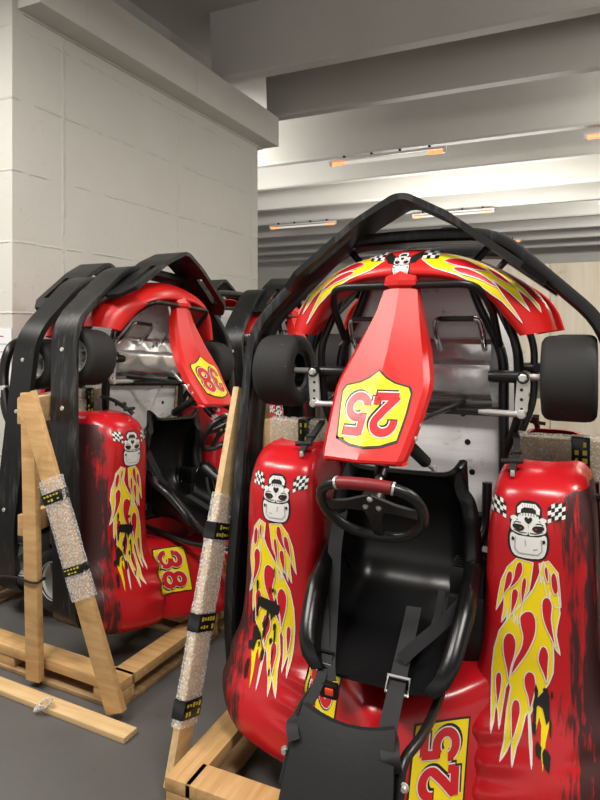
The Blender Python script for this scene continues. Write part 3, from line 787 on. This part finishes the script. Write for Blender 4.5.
SRH = [[(352, 440), (366, 420), (380, 440), (388, 500), (372, 520), (356, 490)], [(318, 410), (330, 395), (338, 420), (338, 470), (326, 450)]]
def PS(sx):   # the small flames: drawing box in fifths of the same scale, origin higher
    def f(p): return (sx*((.264 if sx > 0 else .292)+p[0]*.00050), 1.084-p[1]*.000585)
    return f
for sx in (-1, 1):
    d = Decal(BODY)
    f = PF(sx); flame(d, [f(p) for p in BIG], [[f(p) for p in h] for h in BIGH])
    tg = [(204, 462), (246, 478), (250, 520), (238, 575), (230, 658), (221, 600), (222, 525), (214, 500), (204, 540), (196, 500)]
    d.poly([f(p) for p in tg], M['yellow'], .0010)
    d.poly([f(p) for p in [(232, 405), (250, 420), (252, 500), (240, 520), (226, 470), (212, 455), (196, 480), (205, 440)]], M['ink'], .0030)
    rnd = random.Random(3 if sx > 0 else 11)
    for k in range(10 if sx > 0 else 26):          # black scrapes across the sticker
        a = rnd.uniform(170, 270) if sx > 0 else rnd.uniform(120, 262); c = rnd.uniform(380, 620) if sx > 0 else rnd.uniform(120, 560); l = rnd.uniform(20, 90); w = rnd.uniform(3, 16)
        d.poly([f(p) for p in [(a, c), (a+w, c+l*.3), (a+w*.7, c+l), (a-w*.3, c+l*.8), (a-w*.5, c+l*.3)]], M['ink'], .0032)
    if sx < 0:
        d.poly([f(p) for p in [(110, 300), (150, 285), (215, 275), (235, 290), (225, 320), (180, 330), (150, 350), (115, 335)]], M['ink'], .0033)
    g = PS(sx); flame(d, [g(p) for p in SML], [[g(p) for p in h] for h in SMH], .0025); flame(d, [g(p) for p in SMR], [[g(p) for p in h] for h in SRH], .0025)
    part('flames%d' % sx, 'flame_sticker', d.mesh('flame_sticker'), 'body', 'yellow flame sticker with white outlines')

# racing-skull emblem drawn upside down, with two chequered flags
def emblem(d, cx, cz, s, sx=1, flags=True):
    def T(p): return (cx+sx*p[0]*s, cz+p[1]*s)
    def pl(pts, m, off, smooth=True):
        q = [T(p) for p in pts]; d.poly(sm(q) if smooth else q, m, off, .010)
    pl([(-.36, -.95), (.36, -.95), (.62, -.70), (.68, -.25), (.60, .15), (.62, .38), (.44, .52), (.42, .80), (.22, 1.0), (-.22, 1.0), (-.42, .80), (-.44, .52), (-.62, .38), (-.60, .15), (-.68, -.25), (-.62, -.70)], M['ink'], .0008)
    pl([(-.34, -.89), (.34, -.89), (.55, -.68), (.60, -.30), (.54, -.08), (.30, -.16), (-.30, -.16), (-.54, -.08), (-.60, -.30), (-.55, -.68)], M['white'], .0016)   # helmet dome
    d.line([T(p) for p in [(-.42, -.22), (-.44, -.62), (-.30, -.76), (.30, -.76), (.44, -.62), (.42, -.22)]], s*.035, M['grey_ink'], .0024)
    d.line([T(p) for p in [(-.10, -.28), (-.08, -.48)]], s*.03, M['grey_ink'], .0024); d.line([T(p) for p in [(.16, -.60), (.30, -.56)]], s*.03, M['grey_ink'], .0024)
    for s_ in (-1, 1):
        pl([(s_*.49, -.36), (s_*.55, -.30), (s_*.51, -.22), (s_*.45, -.28)], M['ink'], .0030)
        pl([(s_*.02, -.10), (s_*.26, -.10), (s_*.54, .00), (s_*.57, .20), (s_*.50, .36), (s_*.30, .34), (s_*.04, .28)], M['white'], .0016)       # brow and cheek
        pl([(s_*.12, .10), (s_*.26, .00), (s_*.48, .08), (s_*.50, .20), (s_*.34, .22), (s_*.20, .20)], M['ink'], .0024)                            # eye socket
        pl([(s_*.20, .10), (s_*.27, .08), (s_*.27, .13)], M['red_ink'], .0031)
        d.line([T(p) for p in [(s_*.06, -.04), (s_*.24, -.05), (s_*.46, .03)]], s*.03, M['ink'], .0024); d.line([T(p) for p in [(s_*.24, .28), (s_*.40, .30), (s_*.48, .24)]], s*.03, M['ink'], .0024)
        pl([(s_*.34, .40), (s_*.54, .34), (s_*.58, .44), (s_*.44, .50)], M['white'], .0016)
    pl([(-.30, .30), (0, .20), (.30, .30), (.34, .48), (.20, .60), (-.20, .60), (-.34, .48)], M['white'], .0018)                                   # muzzle
    pl([(0, .26), (.12, .38), (.11, .47), (.04, .48), (0, .44), (-.04, .48), (-.11, .47), (-.12, .38)], M['ink'], .0026)                            # nose hollow
    for k in range(7): d.line([T((-.27+k*.09, .52)), T((-.27+k*.09, .61))], s*.022, M['ink'], .0026)
    arch = [(-.36, .58), (-.37, .76), (-.22, .92), (.22, .92), (.37, .76), (.36, .58), (.25, .60), (.24, .72), (.14, .79), (-.14, .79), (-.24, .72), (-.25, .60)]
    pl(arch, M['white'], .0018, False)                                                                                                                # lower jaw
    for k in range(6): d.line([T((-.20+k*.08, .80)), T((-.20+k*.08, .90))], s*.022, M['grey_ink'], .0026)
    if flags:
        for s_ in (-1, 1):
            bx, bz = s_*.92, .62
            for i in range(5):
                for j in range(4):
                    x0 = bx+s_*(-.24+i*.11)-.06; z0 = bz-.28+j*.13+i*.045+.05*math.sin(i*1.3)
                    d.poly([T((x0, z0)), T((x0+.11*s_*1, z0+.045)), T((x0+.11*s_, z0+.175)), T((x0, z0+.13))], M['ink'] if (i+j) % 2 else M['white'], .0012, .02)
            d.line([T((s_*.60, .42)), T((bx-s_*.3, bz-.20))], s*.05, M['ink'], .0012)
for sx in (-1, 1):
    d = Decal(BODY); emblem(d, .382 if sx > 0 else -.400, .942, .080, sx); part('skull%d' % sx, 'emblem_sticker', d.mesh('emblem_sticker'), 'body', 'upside-down racing skull emblem between chequered flags')

# nose flames and emblem
for sx in (-1, 1):
    d = Decal(NOSE)
    def N(p): return (sx*p[0], p[1])
    out = [(.06, 1.722), (.10, 1.742), (.16, 1.735), (.23, 1.708), (.30, 1.675), (.355, 1.625), (.398, 1.575), (.405, 1.552), (.372, 1.595), (.335, 1.628), (.375, 1.555), (.32, 1.612), (.27, 1.652), (.335, 1.555), (.355, 1.520), (.30, 1.585), (.24, 1.632), (.17, 1.668), (.10, 1.692)]
    flame(d, [N(p) for p in out], [[N(p) for p in h] for h in ([(.13, 1.715), (.17, 1.722), (.22, 1.700), (.255, 1.678), (.20, 1.688), (.15, 1.702)], [(.16, 1.690), (.20, 1.686), (.25, 1.660), (.285, 1.628), (.23, 1.655), (.18, 1.672)], [(.25, 1.690), (.29, 1.668), (.33, 1.630), (.28, 1.660)])], .0028)
    part('noseflames%d' % sx, 'flame_sticker', d.mesh('nose_flame_sticker'), 'nose', 'yellow flame sticker on the nose')
d = Decal(NOSE); emblem(d, 0, 1.708, .043, 1, False)
for sx in (-1, 1):
    d.poly([(sx*.025, 1.735), (sx*.055, 1.755), (sx*.062, 1.735), (sx*.045, 1.712), (sx*.028, 1.708)], M['ink'], .0008)
    for i in range(4):
        for j in range(3):
            x0 = sx*(.062+i*.012); z0 = 1.722+j*.011
            d.poly([(x0, z0), (x0+sx*.012, z0), (x0+sx*.012, z0+.011), (x0, z0+.011)], M['ink'] if (i+j) % 2 else M['white'], .0030, .02)
part('noseskull', 'emblem_sticker', d.mesh('nose_emblem'), 'nose', 'small racing skull emblem with chequered flags on the nose')

# numerals as outlines in a 1 x 1.4 box (heavy slab racing figures)
def arc(cx, cy, rx, ry, a0, a1, n=12): return [(cx+rx*math.cos(R(a0+(a1-a0)*i/n)), cy+ry*math.sin(R(a0+(a1-a0)*i/n))) for i in range(n+1)]
DIG = {
 '2': [[(.13, .88), (.13, 1.02)], arc(.5, .98, .36, .27, 175, -40, 16)+[(.55, .55), (.18, .20), (.14, .14)], [(.08, .14), (.92, .14)], [(.86, .14), (.86, .38)]],
 '5': [[(.24, 1.26), (.90, 1.26)], [(.26, 1.32), (.22, .72)], [(.22, .74)]+arc(.48, .50, .38, .34, 125, -150, 18), [(.12, .28), (.12, .42)]],
 '3': [arc(.47, 1.0, .34, .27, 165, -80, 16)+[(.42, .75)], [(.42, .73)]+arc(.47, .42, .38, .31, 80, -170, 18), [(.13, .92), (.13, 1.06)], [(.09, .34), (.09, .48)]],
 '8': [arc(.5, 1.0, .31, .27, 0, 360, 24), arc(.5, .42, .37, .30, 0, 360, 24)],
}
def number(d, txt, T, k, off):
    # T maps the text plane (u, v) to (x, z); k is the stroke scale in metres per text unit
    for i, ch in enumerate(txt):
        o = (i-1)*1.10+.05
        for st in DIG[ch]:
            d.line([T((p[0]+o+.06, p[1]-.7-.05)) for p in st], .38*k, M['ink'], off, step=.006)
        for st in DIG[ch]: d.line([T((p[0]+o, p[1]-.7)) for p in st], .36*k, M['white'], off+.0007, step=.006)
        for st in DIG[ch]: d.line([T((p[0]+o, p[1]-.7)) for p in st], .28*k, M['red_ink'], off+.0014, step=.006)
NUM = {}
def make_number(txt):
    out = []
    d = Decal(PANEL)
    sh = [(x*.86-.025, z) for x, z in [(-.098, 1.200), (-.050, 1.186), (0, 1.182), (.050, 1.186), (.098, 1.200), (.112, 1.268), (.118, 1.318), (.108, 1.334), (.060, 1.344), (.028, 1.358), (0, 1.378), (-.028, 1.358), (-.060, 1.344), (-.108, 1.334), (-.118, 1.318), (-.112, 1.268)]]
    d.poly([((x+.025)*1.06-.025, (z-1.275)*1.07+1.275) for x, z in sh], M['ink'], .0008); d.poly(sh, M['yellow'], .0016)
    number(d, txt, lambda p: (-.025-p[0]*.074, 1.262-p[1]*.084), .076, .0024)
    out.append(('num_panel', 'number_sticker', d.mesh('panel_number'), 'panel', 'yellow shield sticker with the red number %s upside down' % txt))
    for sx in (-1, 1):
        d = Decal(BODY); c = (.165, .328) if sx > 0 else (-.200, .372)
        a = .17; ca, sa = math.cos(a), math.sin(a)
        def Q(u, v, c=c): return (c[0]+u, c[1]+v)
        q = [Q(-.066, -.096), Q(.060, -.092), Q(.066, .092), Q(-.060, .090)]
        d.poly([(c[0]+(x-c[0])*1.07, c[1]+(z-c[1])*1.05) for x, z in q], M['ink'], .0008); d.poly(q, M['yellow'], .0016)
        number(d, txt, lambda p: (c[0]-sx*p[1]*.068, c[1]+sx*p[0]*.076), .070, .0024)
        out.append(('num_tail%d' % sx, 'number_sticker', d.mesh('tail_number'), 'body', 'yellow sticker with the red number %s turned sideways' % txt))
    NUM[txt] = out
make_number('25'); make_number('38')

def place_kart(loc, rot, label, num=None, skip=(), body=None):
    root = empty('go_kart', loc, rot); tag(root, label, 'go-kart', 'go-karts stood on their tails')
    K = {}
    for key, name, me, par, lab in SPEC+(NUM[num] if num else []):
        if key in skip or par in skip: continue
        o = obj(name, me, K[par] if par else root); K[key] = o
        if lab: o['label'] = lab
    if body:
        o = K['body']
        for s in o.material_slots: s.link = 'OBJECT'; s.material = body
        o['label'] = 'white worn bodywork'
    return root, K
NF = ('noseflames1', 'noseflames-1', 'noseskull')
PLAIN = NF+('flames1', 'flames-1', 'skull1', 'skull-1')
HID = ('hframe', 'hpad', 'belth', 'beltr', 'beltl', 'beltx')
k25, K25 = place_kart((-.513, 2.14, ZB), (0, 0, 0), 'red flame-painted go-kart numbered 25 standing on its tail, nearest and largest at the right', '25')
place_kart((-.50, 2.50, ZB), (0, 0, R(180)), 'red go-kart back to back behind the kart numbered 25, facing away', None, PLAIN)
LEAN = R(4.5); TH = 91
k38, K38 = place_kart((-2.160, 2.59, ZB-.012), (0, LEAN, R(86)), 'red flame-painted go-kart numbered 38 standing on its tail at the left by the white wall', '38', ('hpad', 'hbolt1', 'hbolt-1', 'belth')+NF)
kc2, KC2 = place_kart((-2.475, 2.855, ZB-.03), (0, 0, R(TH+180)), 'go-kart with white bodywork at the far left, back to back with the kart numbered 38', None, HID+PLAIN, M['white_body'])
place_kart((-2.17, 4.06, ZB-.04), (0, R(2), R(TH)), 'red go-kart half hidden between the karts numbered 38 and 25', None, NF)
place_kart((-2.50, 4.21, ZB-.025), (0, 0, R(TH+180)), 'go-kart deepest in the row by the white wall, only its black bumper peak showing', None, HID+PLAIN)

# ------------------------------------------------------------------ crates: pallet, posts, braces, cross timbers
def wrap_mesh(a, bq, w, t, side, grow=.009, seed=0):
    # puffy film wound round a board from a to b
    a = Vector(a); bq = Vector(bq); d = (bq-a); L = d.length; d.normalize()
    sd = (Vector(side)-d*Vector(side).dot(d)).normalized(); n = d.cross(sd); rnd = random.Random(seed); rows = []; N = max(4, int(L/.02))
    for i in range(N+1):
        c = a+d*L*i/N; r = []; ph = rnd.uniform(0, 6); K = 28
        for k in range(K):
            ang = 2*math.pi*k/K; cx, cy = math.cos(ang), math.sin(ang)
            e = .28
            x = math.copysign(abs(cx)**e, cx)*(w/2+grow); y = math.copysign(abs(cy)**e, cy)*(t/2+grow)
            j = 1+rnd.uniform(-.035, .035)+.02*math.sin(3*ang+ph*.3+i*.4)
            r.append(c+sd*x*j+n*y*j)
        rows.append(r)
    b = MB(); b.grid(rows, M['bubble'], closed=True); return b.mesh('bubble_wrap', ang=80)
def tape_mesh(a, bq, f, l, w, t, side, grow=.0105, face=1):
    a = Vector(a); bq = Vector(bq); d = (bq-a); L = d.length; d.normalize()
    sd = (Vector(side)-d*Vector(side).dot(d)).normalized(); n = d.cross(sd); b = MB(); c = a+d*(L*f)
    b.box(c, (l, w+2*grow, t+2*grow), M['tape'], Matrix((d, sd, n)).transposed(), .006)
    rnd = random.Random(int(f*100))
    for fc in (-1, 1):
        for i in range(5):
            for jx in range(2):
                if rnd.random() < .3: continue
                q = c+d*((jx-.5)*l*.42)+sd*((i-2)*w*.2)+n*fc*(t/2+grow+.0008)
                b.box(q, (l*rnd.uniform(.10, .26), w*.12, .001), M['tape_print'], Matrix((d, sd, n)).transposed())
    return b.mesh('tape_band', smooth=True)
def crate(loc, rz, lx, ly, label, dz=0.):
    r = empty('wooden_crate', loc, (0, 0, rz)); tag(r, label, 'crate', 'open timber crates under the karts')
    inv = (Matrix.Translation(loc) @ Matrix.Rotation(rz, 4, 'Z')).inverted()
    def pt(name, c, d, m):
        b = MB(); b.box(c, d, m, bev=.004); return obj(name, b.mesh(name), r)
    for y in (-ly/2+.0475, 0, ly/2-.0475):
        pt('stringer', (0, y, .122-dz), (lx, .095, .042), M['wood'])
        pt('bottom_board', (0, y, .010), (lx, .10, .020), M['wood_old'])
        for x in (-lx/2+.07, 0, lx/2-.07): pt('block', (x, y, .0605-dz/2), (.14, .085, .081-dz), M['wood'])
    for x in (-lx/2+.05, lx/2-.05):
        for y0 in (-1, 1):
            pt('end_board', (x, y0*(ly/4), .122-dz), (.10, ly/2-.145, .042), M['wood']); pt('bottom_board', (x, y0*(ly/4), .010), (.10, ly/2-.15, .020), M['wood_old'])
    def timber(name, a, bq, w, t, side, m, wraps=(), tapes=()):
        a = inv @ Vector(a); bq = inv @ Vector(bq); sd = inv.to_3x3() @ Vector(side)
        b = MB(); b.bar(a, bq, w, t, m, sd); o = obj(name, b.mesh(name), r)
        for f0, f1 in wraps:
            obj('bubble_wrap', wrap_mesh(a+(bq-a)*f0, a+(bq-a)*f1, w, t, sd, seed=int(f0*99)), o)['label'] = 'clear bubble wrap round the timber'
        for f, l in tapes: obj('tape_band', tape_mesh(a, bq, f, l, w, t, sd), o)['label'] = 'black tape with yellow print'
        return o
    return r, timber
c38, T = crate((-2.30, 2.565, 0), R(-2.5), 1.36, 1.27, 'pine crate on the floor under the kart numbered 38, nearest to the loose board', .034)
T('post', (-2.085, 1.89, .03), (-2.118, 1.89, 1.235), .075, .030, (1, 0, 0), M['wood'])
T('brace', (-1.622, 1.858, .03), (-2.095, 1.858, 1.235), .088, .026, (1, 0, .4), M['wood'], [(.34, .72)], [(.66, .045), (.43, .035)])
T('cross_timber', (-2.185, 1.907, 1.15), (-2.33, 3.30, 1.15), .11, .045, (0, 0, 1), M['wood_pale'], [(.10, .9)], [(.3, .06), (.7, .06)])
T('cross_timber', (-2.185, 1.907, .66), (-2.33, 3.30, .66), .09, .040, (0, 0, 1), M['wood'])
T('post', (-2.36, 3.32, .02), (-2.36, 3.32, 1.235), .03, .09, (0, 1, 0), M['wood'])
b = MB(); zt = [(-2.155, 1.868, .455), (-2.09, 1.866, .448), (-2.050, 1.868, .452), (-2.048, 1.89, .455), (-2.055, 1.913, .452), (-2.10, 1.915, .45), (-2.15, 1.914, .45)]
b.tube(catmull([Vector(q) for q in zt], 5), .005, M['black_metal'], 8)
b.tube(catmull([Vector(q) for q in ((-2.155, 1.868, .455), (-2.24, 1.86, .45), (-2.32, 1.86, .43))], 5), .005, M['black_metal'], 8)
tag(obj('cable_tie', b.mesh('cable_tie')), 'black cable tie looped round the upright timber at the left', 'cable tie')
c25, T = crate((-.50, 2.21, 0), R(90), 1.36, 1.30, 'pine crate under the kart numbered 25, its corner at the bottom of the photo')
T('brace', (-1.195, 1.64, .03), (-1.195, 2.075, 1.27), .088, .026, (0, 1, .2), M['wood_pale'], [(.13, .70)], [(.17, .06), (.37, .06), (.60, .06)])
T('cross_timber', (-1.22, 2.32, 1.058), (.16, 2.32, 1.058), .135, .05, (0, 0, 1), M['wood_pale'], [(.03, .45), (.47, .955)], [(.14, .05), (.885, .06)])
T('post', (-1.235, 2.32, .02), (-1.235, 2.32, 1.26), .09, .03, (0, 1, 0), M['wood_pale'])
T('post', (.175, 2.32, .02), (.175, 2.32, 1.13), .09, .03, (0, 1, 0), M['wood_pale'])
crate((-2.36, 4.06, 0), R(-1), 1.36, 1.27, 'pine crate deeper in the row, behind the kart numbered 38', .038)
b = MB(); b.bar((-1.50, 1.794, .012), (-2.32, 1.826, .012), .070, .022, M['wood_pale'], (0, 1, 0))
tag(obj('loose_board', b.mesh('loose_board')), 'loose pale pine board lying on the floor in front of the left crate', 'board')
# exhaust of the white kart, on its engine side
b = MB(); inv = (Matrix.Translation(kc2.location) @ kc2.rotation_euler.to_matrix().to_4x4()).inverted()
b.tube(catmull([inv @ Vector(q) for q in ((-2.66, 2.30, .95), (-2.74, 2.30, 1.08), (-2.80, 2.33, 1.25), (-2.80, 2.36, 1.38), (-2.80, 2.42, 1.43), (-2.74, 2.48, 1.43), (-2.62, 2.52, 1.40))], 6), .026, M['black_metal'], 12)
b.tube([inv @ Vector((-2.77, 2.31, 1.12)), inv @ Vector((-2.79, 2.32, 1.20))], .030, M['steel'], 12)
o = obj('exhaust_pipe', b.mesh('exhaust_pipe'), kc2)
b = MB(); rnd = random.Random(5); rows = []
for i in range(9):
    rows.append([(-1.93+.02*math.cos(a*.9)*(1+.5*rnd.random())+.004*i, 1.775+.022*math.sin(a*.9)*(1+.6*rnd.random()), .012+.004*i+.006*rnd.random()) for a in range(8)])
b.grid(rows, M['bubble'], closed=True); tag(obj('plastic_scrap', b.mesh('plastic_scrap', thick=.001)), 'crumpled scrap of clear plastic on the floor beside the loose board', 'scrap')
